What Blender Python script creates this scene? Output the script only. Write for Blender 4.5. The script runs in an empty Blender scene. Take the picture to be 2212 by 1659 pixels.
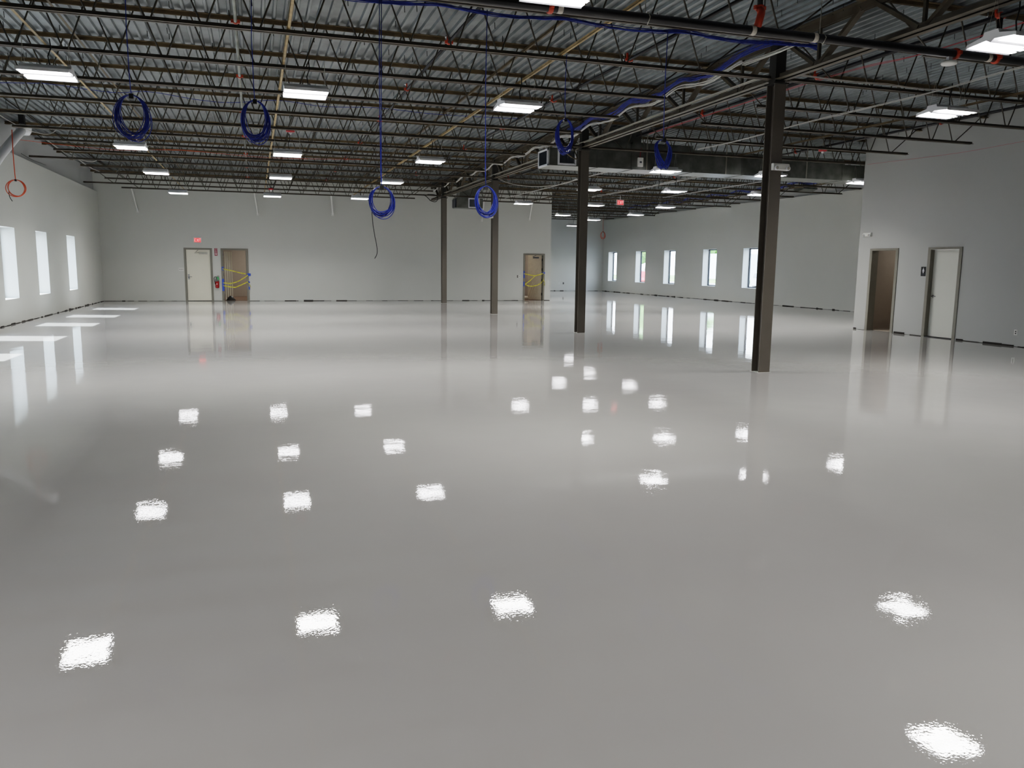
import bpy, math, random
from mathutils import Vector, Matrix
random.seed(7)
PI = math.pi
SC = bpy.context.scene
COL = SC.collection

# ------------------------------------------------------------------ helpers
def V(*a): return Vector(a)

class MB:
    """collects boxes, bars and tubes; build() links them as one mesh"""
    def __init__(s): s.v = []; s.f = []; s.sm = []
    def add(s, vs, fs, smooth=False):
        o = len(s.v); s.v += [tuple(p) for p in vs]
        for f in fs: s.f.append(tuple(i + o for i in f)); s.sm.append(smooth)
        return s
    def box(s, x0, x1, y0, y1, z0, z1):
        vs = [(x0,y0,z0),(x1,y0,z0),(x1,y1,z0),(x0,y1,z0),(x0,y0,z1),(x1,y0,z1),(x1,y1,z1),(x0,y1,z1)]
        return s.add(vs, [(0,3,2,1),(4,5,6,7),(0,1,5,4),(1,2,6,5),(2,3,7,6),(3,0,4,7)])
    def bar(s, p, q, w, h, up=(0,0,1)):
        p = Vector(p); q = Vector(q); d = (q-p).normalized(); u = Vector(up)
        if abs(d.dot(u)) > .99: u = Vector((0,1,0))
        a = d.cross(u).normalized(); b = a.cross(d).normalized()
        vs = []
        for c in (p, q):
            for sx, sz in ((-1,-1),(1,-1),(1,1),(-1,1)): vs.append(c + a*sx*w/2 + b*sz*h/2)
        return s.add(vs, [(0,1,2,3),(7,6,5,4),(0,4,5,1),(1,5,6,2),(2,6,7,3),(3,7,4,0)])
    def tube(s, pts, r, n=6, cap=True):
        pts = [Vector(p) for p in pts]; rings = []; a = None
        for i, p in enumerate(pts):
            d = (pts[min(i+1, len(pts)-1)] - pts[max(i-1, 0)])
            if d.length < 1e-9: d = Vector((0,0,1))
            d.normalize()
            if a is None:
                a = d.cross(Vector((0,0,1)))
                if a.length < .05: a = d.cross(Vector((1,0,0)))
            else: a = a - d*a.dot(d)
            if a.length < 1e-6: a = d.cross(Vector((0,1,0)))
            a.normalize(); b = d.cross(a)
            rr = r[i] if isinstance(r, (list, tuple)) else r
            rings.append([p + (a*math.cos(2*PI*k/n) + b*math.sin(2*PI*k/n))*rr for k in range(n)])
        vs = [v for g in rings for v in g]; fs = []
        for i in range(len(pts)-1):
            for k in range(n):
                k2 = (k+1) % n; fs.append((i*n+k, i*n+k2, (i+1)*n+k2, (i+1)*n+k))
        if cap:
            fs.append(tuple(range(n-1, -1, -1))); fs.append(tuple((len(pts)-1)*n+k for k in range(n)))
        return s.add(vs, fs, n > 4)
    def cyl(s, p, q, r, n=16): return s.tube([p, q], r, n)
    def lathe(s, c, prof, n=20, axis='z'):
        c = Vector(c); vs = []
        for r, h in prof:
            for k in range(n):
                a = 2*PI*k/n; x, y = r*math.cos(a), r*math.sin(a)
                vs.append(c + (Vector((x,y,h)) if axis == 'z' else Vector((h,x,y)) if axis == 'x' else Vector((x,h,y))))
        fs = []
        for i in range(len(prof)-1):
            for k in range(n):
                k2 = (k+1) % n; fs.append((i*n+k, i*n+k2, (i+1)*n+k2, (i+1)*n+k))
        fs.append(tuple(range(n-1,-1,-1))); fs.append(tuple((len(prof)-1)*n+k for k in range(n)))
        return s.add(vs, fs, True)
    def prism(s, poly, ax, a0, a1):
        """poly in the two other axes, extruded along ax from a0 to a1"""
        n = len(poly)
        def P(u, w, a): return {'x': (a,u,w), 'y': (u,a,w), 'z': (u,w,a)}[ax]
        vs = [P(u,w,a0) for u,w in poly] + [P(u,w,a1) for u,w in poly]
        fs = [tuple(range(n)), tuple(range(2*n-1, n-1, -1))] + [(i, n+i, n+(i+1)%n, (i+1)%n) for i in range(n)]
        return s.add(vs, fs)
    def mesh(s, name, m):
        me = bpy.data.meshes.new(name); me.from_pydata(s.v, [], s.f)
        me.polygons.foreach_set('use_smooth', s.sm)
        if m: me.materials.append(m)
        me.update()
        import bmesh
        bm = bmesh.new(); bm.from_mesh(me); bmesh.ops.recalc_face_normals(bm, faces=bm.faces); bm.to_mesh(me); bm.free()
        return me
    def build(s, name, m, parent=None, loc=None):
        o = bpy.data.objects.new(name, s.mesh(name, m)); COL.objects.link(o)
        if parent: o.parent = parent
        if loc: o.location = loc
        return o

def obj(name, me, parent=None, loc=None):
    o = bpy.data.objects.new(name, me); COL.objects.link(o)
    if parent: o.parent = parent
    if loc: o.location = loc
    return o
def tag(o, label, cat, group=None, kind=None):
    o['label'] = label; o['category'] = cat
    if group: o['group'] = group
    if kind: o['kind'] = kind
    return o
def thing(name, label, cat, loc=(0,0,0), rz=0, group=None):
    o = bpy.data.objects.new(name, None); COL.objects.link(o); o.empty_display_size = .1
    o.location = loc; o.rotation_euler = (0,0,rz); return tag(o, label, cat, group)
def struct(name, mb, m, label=None, cat=None):
    o = mb.build(name, m); o['kind'] = 'structure'
    if label: o['label'] = label
    if cat: o['category'] = cat
    return o
def dup(root, loc, label, rz=None):
    r = root.copy(); COL.objects.link(r); r.location = loc; r['label'] = label
    if rz is not None: r.rotation_euler = (0,0,rz)
    for ch in list(root.children):
        c = ch.copy(); COL.objects.link(c); c.parent = r
        for g in list(ch.children):
            d = g.copy(); COL.objects.link(d); d.parent = c
    return r

# ------------------------------------------------------------------ materials
def srgb(h):
    c = [int(h[i:i+2], 16)/255 for i in (0,2,4)]
    return tuple((x/12.92 if x <= .04045 else ((x+.055)/1.055)**2.4) for x in c) + (1,)
def mat(name, col, rough=.6, metal=0, noise=0, nscale=8, col2=None, bump=0, bscale=40, emit=None, estr=0, spec=None):
    m = bpy.data.materials.new(name); m.use_nodes = True; nt = m.node_tree; b = nt.nodes['Principled BSDF']
    c = srgb(col) if isinstance(col, str) else tuple(col) + (1,)
    b.inputs['Base Color'].default_value = c; b.inputs['Roughness'].default_value = rough; b.inputs['Metallic'].default_value = metal
    if spec is not None: b.inputs['Specular IOR Level'].default_value = spec
    if noise or col2 or bump:
        tc = nt.nodes.new('ShaderNodeTexCoord')
    if noise or col2:
        n = nt.nodes.new('ShaderNodeTexNoise'); n.inputs['Scale'].default_value = nscale; n.inputs['Detail'].default_value = 5
        nt.links.new(tc.outputs['Object'], n.inputs['Vector'])
        r = nt.nodes.new('ShaderNodeValToRGB'); nt.links.new(n.outputs['Fac'], r.inputs['Fac'])
        c2 = srgb(col2) if col2 else tuple(min(1, x*(1-noise)) for x in c[:3]) + (1,)
        r.color_ramp.elements[0].position = .35; r.color_ramp.elements[1].position = .65
        r.color_ramp.elements[0].color = c2; r.color_ramp.elements[1].color = c
        nt.links.new(r.outputs['Color'], b.inputs['Base Color'])
    if bump:
        n2 = nt.nodes.new('ShaderNodeTexNoise'); n2.inputs['Scale'].default_value = bscale
        nt.links.new(tc.outputs['Object'], n2.inputs['Vector'])
        bp = nt.nodes.new('ShaderNodeBump'); bp.inputs['Distance'].default_value = bump
        nt.links.new(n2.outputs['Fac'], bp.inputs['Height']); nt.links.new(bp.outputs['Normal'], b.inputs['Normal'])
    if emit:
        b.inputs['Emission Color'].default_value = srgb(emit) if isinstance(emit, str) else tuple(emit)+(1,)
        b.inputs['Emission Strength'].default_value = estr
    return m

LIGHT = 12.0
LAMP = 46.0
M = dict(
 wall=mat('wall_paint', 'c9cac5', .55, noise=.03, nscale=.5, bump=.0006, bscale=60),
 wall_blk_shade=mat('restroom_wall_shaded', 'a9aaa8', .55, noise=.03, nscale=.5),  # same wall made darker: the weak light on this side is in the colour
 wall_hi_shade=mat('wall_upper_shaded', 'b0b2b2', .6, noise=.03, nscale=.6),  # darker copy of the wall paint, shade of the upper walls painted in
 reveal=mat('window_reveal_paint', 'e6e9ee', .5, noise=.02, nscale=1),
 deck=mat('galvanised_deck', '868c8e', .4, metal=.5, noise=.35, nscale=2.2),
 joist=mat('joist_primer', '65563d', .55, noise=.35, nscale=6, bump=.001),
 joistb=mat('joist_bottom_primer', '5d564a', .55, noise=.35, nscale=5),
 rod=mat('web_rod_primer', '4a453b', .5, noise=.3, nscale=8),
 girder=mat('girder_primer', '575144', .5, noise=.35, nscale=4, col2='453c2f'),
 bridge=mat('tan_bridging_steel', 'b49a6c', .5, noise=.35, nscale=9),
 column=mat('column_paint', '615c55', .45, noise=.08, nscale=2),
 columnd=mat('column_stub_paint', '2c2b28', .6, noise=.1),
 black=mat('black_pipe', '17161a', .28, noise=.2, nscale=20),
 blackp=mat('black_plastic', '121214', .5),
 red=mat('red_grooved_fitting', 'c4492c', .4, noise=.15, nscale=30),
 redp=mat('red_device', 'b8242c', .35),
 white=mat('white_enamel', 'e9eaee', .35),
 whitep=mat('white_plastic', 'dcdcd8', .4),
 seal=mat('white_thread_sealant', 'd6cfc4', .7, noise=.2, nscale=60),
 cream=mat('cream_door_leaf', 'e8e4d4', .45, noise=.02, nscale=2),
 greyleaf=mat('pale_grey_door_leaf', 'd3d3cb', .45, noise=.02, nscale=2),
 frame=mat('grey_door_frame', '7d7a71', .4, noise=.05),
 alum=mat('dark_window_aluminium', '1f242c', .35, metal=.3),
 chrome=mat('satin_steel', 'b9babd', .25, metal=1),
 galv=mat('galvanised_duct', '8d908b', .33, metal=.75, noise=.35, nscale=3.5),
 galvb=mat('duct_grille_slat', '565d66', .4, metal=.5),
 conduit=mat('galvanised_conduit', 'b5b2a8', .35, metal=.5, noise=.1, nscale=10),
 blue=mat('blue_data_cable', '1d37a0', .4, noise=.35, nscale=30),
 wcable=mat('white_sheathed_cable', 'c9c7c2', .45, noise=.1, nscale=20),
 orange=mat('orange_cable', 'd0532f', .45),
 redc=mat('thin_red_wire', 'b5404a', .45),
 tape=mat('yellow_caution_tape', 'e6df3c', .4, noise=.15, nscale=30),
 btape=mat('blue_painters_tape', '2a4fc0', .6),
 dark=mat('dark_gap', '2b2724', .9, noise=.4, nscale=8),
 tan=mat('tan_room_wall', '9f958a', .7, noise=.03),
 brown=mat('brown_carpet', '6d5648', .95, noise=.2, nscale=20),
 brownl=mat('light_carpet_stripe', '93806f', .95),
 soot=mat('black_bag', '0b0b0b', .5),
 sheet=mat('hazy_plastic_sheet', 'c3b8a5', .35, noise=.1),
 extred=mat('extinguisher_red', '9b1416', .3),
 green=mat('green_tag', '39a05a', .5),
 signred=mat('sign_dark_red', '8d1230', .5),
 signpink=mat('sign_white_print', 'f0dfe0', .5),
 signblk=mat('sign_black', '08080c', .35),
 signwht=mat('sign_raised_white', 'c9c9d0', .5),
 exitface=mat('exit_face', 'd92b33', .5, emit='ff1c28', estr=.55),
 exitlet=mat('exit_letters', 'ffd8d4', .5, emit='ff9a98', estr=.5),
 led=mat('led_strip_lens', 'ffffff', .4, emit=(1,.975,.985), estr=LIGHT),
 asphalt=mat('asphalt', '8f8f8e', .9, noise=.15, nscale=.6),
 grass=mat('grass', '86a35c', .95, noise=.3, nscale=1.5),
 leaf=mat('tree_leaves', '6d8f4f', .9, noise=.4, nscale=3),
 bark=mat('tree_bark', '6b5a48', .9),
 trailer=mat('trailer_white', 'dfe8f4', .4, noise=.04),
 carpaint=mat('car_paint_red', 'b5322e', .3),
 carpaint2=mat('car_paint_blue', '4a5f85', .3),
 carpaint3=mat('car_paint_silver', 'b9bcc2', .3, metal=.4),
 tyre=mat('tyre', '1b1b1d', .8), carglass=mat('car_glass', '2a3340', .1),
 fence=mat('chain_fence_steel', '8d939a', .4, metal=.6),
 roofm=mat('light_block_surface', 'cfcfca', .8),
)
# thin window glass
def glass():
    m = bpy.data.materials.new('window_glass'); m.use_nodes = True; nt = m.node_tree; nt.nodes.clear()
    o = nt.nodes.new('ShaderNodeOutputMaterial'); t = nt.nodes.new('ShaderNodeBsdfTransparent'); g = nt.nodes.new('ShaderNodeBsdfGlossy')
    t.inputs[0].default_value = (.86,.90,.92,1); g.inputs['Roughness'].default_value = .02
    f = nt.nodes.new('ShaderNodeLayerWeight'); f.inputs[0].default_value = .12; mx = nt.nodes.new('ShaderNodeMixShader')
    nt.links.new(f.outputs[1], mx.inputs[0]); nt.links.new(t.outputs[0], mx.inputs[1]); nt.links.new(g.outputs[0], mx.inputs[2])
    nt.links.new(mx.outputs[0], o.inputs[0]); return m
M['glass'] = glass()
# glossy poured floor
def floor_mat():
    m = bpy.data.materials.new('poured_epoxy_floor'); m.use_nodes = True; nt = m.node_tree; b = nt.nodes['Principled BSDF']
    tc = nt.nodes.new('ShaderNodeTexCoord'); L = nt.links.new
    def noise(scale, detail=2, rough=.5):
        n = nt.nodes.new('ShaderNodeTexNoise'); n.inputs['Scale'].default_value = scale; n.inputs['Detail'].default_value = detail
        n.inputs['Roughness'].default_value = rough; L(tc.outputs['Object'], n.inputs['Vector']); return n
    c = noise(.35, 4); r = nt.nodes.new('ShaderNodeValToRGB'); L(c.outputs['Fac'], r.inputs['Fac'])
    r.color_ramp.elements[0].position = .38; r.color_ramp.elements[1].position = .62
    r.color_ramp.elements[0].color = (.402,.394,.397,1); r.color_ramp.elements[1].color = (.434,.427,.424,1)
    L(r.outputs['Color'], b.inputs['Base Color'])
    b.inputs['Roughness'].default_value = .012; b.inputs['IOR'].default_value = 1.66
    prev = None
    for sc, dist, det in ((1.3, FLOOR_B[0], 2), (9, FLOOR_B[1], 1), (70, FLOOR_B[2], 1)):
        n = noise(sc, det); bp = nt.nodes.new('ShaderNodeBump'); bp.inputs['Distance'].default_value = dist; bp.inputs['Strength'].default_value = 1
        L(n.outputs['Fac'], bp.inputs['Height'])
        if prev: L(prev.outputs['Normal'], bp.inputs['Normal'])
        prev = bp
    L(prev.outputs['Normal'], b.inputs['Normal']); return m
FLOOR_B = (.0018, .00026, .00010)
M['floor'] = floor_mat()

# ------------------------------------------------------------------ dimensions (metres, camera above the origin, +Y down the hall)
XL, XC, XB, XR = -5.84, 7.61, 15.8, 22.25       # left wall, column line, block wall, right wall
YF, YB, YA, YK = 36.03, 18.43, 50.1, -8.0       # far wall, end of block, alcove wall, wall behind the camera
Y0, S = 10.89, 1.885                            # first column, joist spacing
ZB, ZT, ZD = 4.47, 5.09, 5.10                   # joist bottom chord, top of top chord, deck
TOP = 5.35
def jy(k): return Y0 + S*k

# ------------------------------------------------------------------ setting
f = MB(); f.box(XL-.4, XR+.5, YK-.2, YA+.3, -.12, 0)
fl = struct('floor', f, M['floor'], 'glossy light grey poured floor', 'floor')

def wall_x(name, x0, x1, y0, y1, z1, holes, m=None, z0=0):
    """wall with faces at x0, x1 running along Y, with rectangular holes (ya, yb, za, zb)"""
    mb = MB(); ys = y0
    for a, b, c, d in sorted(holes):
        mb.box(x0, x1, ys, a, z0, z1)
        if c > z0: mb.box(x0, x1, a, b, z0, c)
        mb.box(x0, x1, a, b, d, z1); ys = b
    mb.box(x0, x1, ys, y1, z0, z1)
    return struct(name, mb, m or M['wall'])
def wall_y(name, y0, y1, x0, x1, z1, holes, m=None, z0=0):
    mb = MB(); xs = x0
    for a, b, c, d in sorted(holes):
        mb.box(xs, a, y0, y1, z0, z1)
        if c > z0: mb.box(a, b, y0, y1, z0, c)
        mb.box(a, b, y0, y1, d, z1); xs = b
    mb.box(xs, x1, y0, y1, z0, z1)
    return struct(name, mb, m or M['wall'])

ZLl, ZLr = 4.32, 4.68
LW = [(22.62,23.87),(25.98,27.24),(29.93,31.2)] + [(18.66,19.92),(15.15,16.4),(10.6,11.86)]
RW = [(47.92,49.2),(43.89,45.18),(40.3,41.58),(36.07,37.36),(32.42,33.72),(24.2,25.5),(20.2,21.5)]
RW = RW[:5]
wl = wall_x('wall_left', XL-.4, XL, YK, YF, ZLl, [(a,b,.635,2.425) for a,b in LW])
wl['label'] = 'white left wall with tall narrow windows'
wall_x('wall_left_upper', XL-.4, XL-.13, YK, YF, TOP, [], M['wall_hi_shade'], z0=ZLl)
wall_x('wall_right', XR, XR+.42, YB-.2, YA, ZLr, [(a,b,.70,2.57) for a,b in RW])
wall_x('wall_right_upper', XR+.13, XR+.42, YB-.2, YA, TOP, [], M['wall_hi_shade'], z0=ZLr)
D1 = (-2.70, -1.71); D2 = (-1.27, -.29); D3 = (12.02, 12.97)
wall_y('wall_far', YF, YF+.15, XL-.4, 13.33, TOP, [(a+.03,b-.03,0,2.14) for a,b in (D1,D2,D3)])
wall_x('wall_alcove_side', 13.18, 13.33, YF+.15, YA, TOP, [])
wall_y('wall_alcove', YA, YA+.15, 13.18, XR+.4, TOP, [])
B1 = (17.02, 17.92); B2 = (15.04, 15.94)
wall_x('wall_block', XB, XB+.15, YK, YB, TOP, [(a,b,0,2.15) for a,b in (B1,B2)], M['wall_blk_shade'])
wall_y('wall_block_end', YB-.15, YB, XB+.15, XR+.4, TOP, [])
wall_y('wall_back', YK-.15, YK, XL-.4, XB+.15, TOP, [])

# ribbed steel deck over everything, ribs along Y
def deck():
    mb = MB(); P = .1524; x = XL-.3; prof = []
    while x < XR+.3:
        prof += [(x, ZD+.038), (x+.095, ZD+.038), (x+.108, ZD), (x+.1524-.013, ZD)]
        x += P
    n = len(prof); vs = [(a, YK, b) for a,b in prof] + [(a, YA+.2, b) for a,b in prof]
    mb.add(vs, [(i, i+1, n+i+1, n+i) for i in range(n-1)])
    return mb
dk = struct('ceiling', deck(), M['deck'], 'ribbed galvanised steel roof deck', 'roof deck')
rf = MB(); rf.box(XL-.4, XR+.4, YK-.15, YA+.3, 5.2, 5.45); struct('roof_light_block', rf, M['roofm'])  # unseen box added above the deck to block outside light
# screw tips poking down through the deck
mb = MB()
for k in range(-1, 15):
    for i in range(60):
        x = random.uniform(XL+.3, XB-.3 if k < 4 else XR-.5)
        y = jy(k) + random.choice((.35,.6,.95,1.3,1.55)) + random.uniform(-.1,.1)
        x = XL-.3 + round((x-XL+.3)/.1524)*.1524 + .124
        mb.tube([(x,y,ZD+.002),(x+.004,y,ZD-.085)], .005, 4)
o = mb.build('deck_screw', M['blackp']); tag(o, 'dark screw tips poking down through the metal deck', 'screws', kind='stuff')

# ragged dark gap line where floor meets the walls
def ragged(name, pts_fn, length, label):
    mb = MB(); t = 0
    while t < length:
        w = random.uniform(.08,.5); h = random.choice((.006,.012,.018,.03,.045)) * random.uniform(.6,1.1); d = .008+random.random()*.02
        a = pts_fn(t); b = pts_fn(min(length, t+w))
        x0, x1 = sorted((a[0], b[0])); y0, y1 = sorted((a[1], b[1]))
        mb.box(x0-(d if a[2]=='x' and a[3]<0 else 0), x1+(d if a[2]=='x' and a[3]>0 else 0), y0-(d if a[2]=='y' else 0), y1, -.001, h)
        t += w
    o = struct(name, mb, M['dark']); o['label'] = label; return o
ragged('baseboard_left', lambda t: (XL, YK+t, 'x', 1), YF-YK-.03, 'ragged dark gap along the foot of the left wall')
ragged('baseboard_right', lambda t: (XR, YB+t, 'x', -1), YA-YB-.03, 'ragged dark gap along the foot of the right wall')
ragged('baseboard_block', lambda t: (XB, YK+t, 'x', -1), B2[0]-.1-YK, 'ragged dark gap along the foot of the restroom wall')
ragged('baseboard_block_middle', lambda t: (XB, B2[1]+.06+t, 'x', -1), B1[0]-B2[1]-.13, 'dark gap between the two restroom doors')
ragged('baseboard_block_end', lambda t: (XB, B1[1]+.07+t, 'x', -1), YB-B1[1]-.09, 'dark gap at the wall corner')
for i, (a, b) in enumerate([(XL+.03, D1[0]-.06),(D1[1]+.06, D2[0]-.06),(D2[1]+.06, D3[0]-.06),(D3[1]+.06, 13.3)]):
    ragged('baseboard_far', lambda t, a=a: (a+t, YF, 'y', -1), b-a, 'ragged dark gap along the foot of the far wall')
ragged('baseboard_alcove', lambda t: (13.36+t, YA, 'y', -1), XR-13.4, 'dark gap along the foot of the alcove wall')

# ------------------------------------------------------------------ windows
def window(n, side, ya, yb, z0, z1):
    nm = 'window_%d' % n
    if side == 'L': xi, xo, s = XL-.4, XL-.34, -1
    else: xi, xo, s = XR+.34, XR+.40, 1
    mb = MB(); w = .05
    xa, xb = min(xi,xo), max(xi,xo)
    mb.box(xa,xb,ya,ya+w,z0,z1); mb.box(xa,xb,yb-w,yb,z0,z1); mb.box(xa,xb,ya+w,yb-w,z0,z0+w); mb.box(xa,xb,ya+w,yb-w,z1-w,z1)
    o = struct(nm, mb, M['alum'])
    g = MB(); xm = (xa+xb)/2; g.box(xm-.004,xm+.004,ya+w,yb-w,z0+w,z1-w); g.build('pane', M['glass'], o)
    return o
n = 1
for a, b in LW: window(n, 'L', a, b, .635, 2.425); n += 1
for a, b in RW: window(n, 'R', a, b, .70, 2.57); n += 1

# ------------------------------------------------------------------ doors
def frame_y(x0, x1, y, zt=2.13, d=.19):
    """frame in a wall that runs along X; x0, x1 outer edges; front face at y-.02"""
    mb = MB(); w = .055
    mb.box(x0-w, x0+.03, y-.02, y+d, 0, zt+w); mb.box(x1-.03, x1+w, y-.02, y+d, 0, zt+w); mb.box(x0+.03, x1-.03, y-.02, y+d, zt-.02, zt+w)
    mb.box(x0+.03, x0+.045, y+.06, y+.13, 0, zt-.005); mb.box(x1-.045, x1-.03, y+.06, y+.13, 0, zt-.005)
    return mb
def frame_x(y0, y1, x, zt=2.13, d=.19):
    mb = MB(); w = .055
    mb.box(x-.02, x+d, y0-w, y0+.03, 0, zt+w); mb.box(x-.02, x+d, y1-.03, y1+w, 0, zt+w); mb.box(x-.02, x+d, y0+.03, y1-.03, zt, zt+w)
    return mb
# door_1: closed cream door in the far wall
d = struct('door_1', frame_y(*D1, YF), M['frame'], 'closed cream door in a grey frame under the exit sign', 'door')
lf = MB(); lf.box(D1[0]+.035, D1[1]-.035, YF+.02, YF+.065, .018, 2.118); leaf = lf.build('door_leaf', M['cream'], d)
g = MB(); g.box(D1[0]+.03, D1[1]-.03, YF-.005, YF+.07, 0, .018); g.build('threshold', M['soot'], d)
h = MB(); hx = D1[0]+.10; h.lathe((hx,YF+.02,1.0), [(.035,0),(.035,-.012),(.02,-.02)], 16, 'y'); h.tube([(hx,YF,1.0),(hx,YF-.045,1.0),(hx+.13,YF-.05,1.0)], .011, 8)
h.box(hx-.03, hx+.03, YF+.008, YF+.02, .9, 1.1); h.build('lever_handle', M['chrome'], leaf)
h = MB(); h.box(-2.17,-1.84,YF-.05,YF+.02,1.93,2.02); h.tube([(-2.17,YF-.03,2.0),(-2.34,YF-.06,1.97),(-2.2,YF-.01,2.10)], .011, 6); h.build('door_closer', M['conduit'], leaf)
# door_2: taped doorway
d = struct('door_2', frame_y(*D2, YF), M['frame'], 'open doorway in the far wall with yellow tape, beside the extinguisher', 'doorway')
h = MB()
for z in (.3, 1.1, 1.9): h.box(D2[0]+.03, D2[0]+.05, YF+.05, YF+.12, z-.06, z+.06)
h.build('hinge', M['chrome'], d)
# door_3: far right doorway with the leaf swung in
d = struct('door_3', frame_y(*D3, YF), M['frame'], 'grey framed doorway near the alcove corner, its tan door swung inward', 'doorway')
lf = MB(); pv = (D3[1]-.05, YF+.12); ang = math.radians(118); q = (pv[0]+math.cos(ang)*.86, pv[1]+math.sin(ang)*.86)
lf.bar((pv[0],pv[1],1.07),(q[0],q[1],1.07),.045,2.1); leaf = lf.build('door_leaf', M['sheet'], d)
h = MB(); h.bar((pv[0]-.1,pv[1]+.12,2.0),(pv[0]-.28,pv[1]+.42,2.0),.06,.07); h.tube([(pv[0]-.2,pv[1]+.25,2.03),(pv[0]-.38,pv[1]+.2,2.07),(pv[0]-.3,pv[1]-.05,2.1)],.012,6); h.build('door_closer', M['galvb'], leaf)
h = MB()
for z in (.3, .95, 1.45, 1.9): h.box(D3[1]-.055, D3[1]-.03, YF+.03, YF+.12, z-.06, z+.06)
h.build('hinge', M['blackp'], d)
# door_4: open restroom-side doorway, door_5: closed door
d = struct('door_4', frame_x(*B1, XB), M['frame'], 'open doorway to a tan room at the wall corner', 'doorway')
d = struct('door_5', frame_x(*B2, XB), M['frame'], 'closed pale grey door beside the restroom sign', 'door')
lf = MB(); lf.box(XB+.10, XB+.145, B2[0]+.012, B2[1]-.012, .02, 2.125); leaf = lf.build('door_leaf', M['greyleaf'], d)
h = MB(); h.lathe((XB+.10,B2[1]-.10,1.0), [(.033,0),(.033,-.012),(.018,-.02)], 16, 'x'); h.tube([(XB+.09,B2[1]-.1,1.0),(XB+.045,B2[1]-.1,1.0),(XB+.04,B2[1]-.23,1.0)], .011, 8); h.build('lever_handle', M['chrome'], leaf)
g = MB(); g.box(XB-.005, XB+.15, B2[0], B2[1], 0, .018); g.build('threshold', M['soot'], d)

# rooms seen through the doorways
def room(nm, x0, x1, y0, y1, zt=2.75, open_side='y0', wallm='tan', floorm='brown'):
    mb = MB(); t = .1
    if open_side != 'y0': mb.box(x0-t, x1+t, y0-t, y0, 0, zt)
    mb.box(x0-t, x1+t, y1, y1+t, 0, zt)
    if open_side != 'x0': mb.box(x0-t, x0, y0, y1, 0, zt)
    mb.box(x1, x1+t, y0, y1, 0, zt)
    struct('wall_' + nm, mb, M[wallm]); c = MB(); c.box(x0-t, x1+t, y0, y1+t, zt, zt+.05); struct('ceiling_' + nm, c, M['whitep'])
    f = MB(); f.box(x0, x1, y0, y1, .001, .006); struct('floor_' + nm, f, M[floorm])
room('corridor', -1.75, 1.6, YF+.2, YF+4.6)
room('store', 11.6, 13.15, YF+.2, YF+3.8)
room('washroom', XB+.2, XB+2.6, 16.2, 18.2, open_side='x0', floorm='tan')
def lamp(loc, size, power, col=(1,.95,.88)):  # unseen fill light added to brighten a room behind a doorway
    l = bpy.data.lights.new('room_fill_lamp', 'AREA'); l.size = size; l.energy = power; l.color = col
    o = bpy.data.objects.new('room_fill_lamp', l); o.location = loc; COL.objects.link(o); return o
lamp((.3, YF+2.6, 2.7), .8, 26); lamp((12.1, YF+1.6, 2.7), .6, 20); lamp((XB+1.4, 17.2, 2.7), .6, 4.5)
# carpet stripes as a loose mat, folding panels, bag
mb = MB()
for i in range(6): mb.box(-1.15, 1.3, YF+.9+i*.55, YF+1.0+i*.55, .006, .012)
tag(mb.build('striped_floor_mat', M['brownl']), 'pale stripes of a brown mat inside the taped doorway', 'mat')
t = thing('folding_screen', 'cream folding panels standing inside the taped doorway', 'screen', (-1.1, YF+.3, 0))
for i in range(4):
    x = -1.2 + i*.075 - t.location.x
    m1 = MB(); m1.box(x, x+.05, .1+i*.35-.0, .13+i*.35, .02, 2.06); m1.build('panel', M['cream'], t)
mb = MB(); mb.lathe((-1.0, YF+.45, .004), [(.20,0),(.19,.03),(.13,.11),(.06,.18),(.01,.2)], 14); 
tag(mb.build('rubbish_bag', M['soot']), 'black bag slumped at the foot of the taped doorway', 'bag')
mb = MB(); mb.lathe((12.1, YF+.9, .09), [(.02,0),(.09,.01),(.09,.75),(.02,.76)], 14, 'x'); tag(mb.build('plastic_roll', M['sheet']), 'beige roll of sheeting on the floor inside the far right doorway', 'roll')
mb = MB(); mb.box(12.06, 12.40, YF+1.6, YF+2.1, .006, .32); tag(mb.build('cardboard_box', M['brown']), 'low brown box inside the far right doorway', 'box')
mb = MB()
for i in range(5): mb.box(XB+.75, XB+1.6-.05*i, 16.75, 17.7, .006+i*.022, .024+i*.022)
tag(mb.build('tile_stack', M['bridge']), 'low stack of brown tiles on the floor of the tan room', 'tiles')
# creased sheet hanging on the swung door
mb = MB(); 
for i in range(5):
    mb.bar((12.35+i*.1, YF+.62-i*.07, .05), (12.62+i*.06, YF+.5-i*.07, .85-.05*i), .05, .006)
tag(mb.build('dust_sheet', M['sheet']), 'creased plastic dust sheet in front of the swung tan door', 'sheet')

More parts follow.
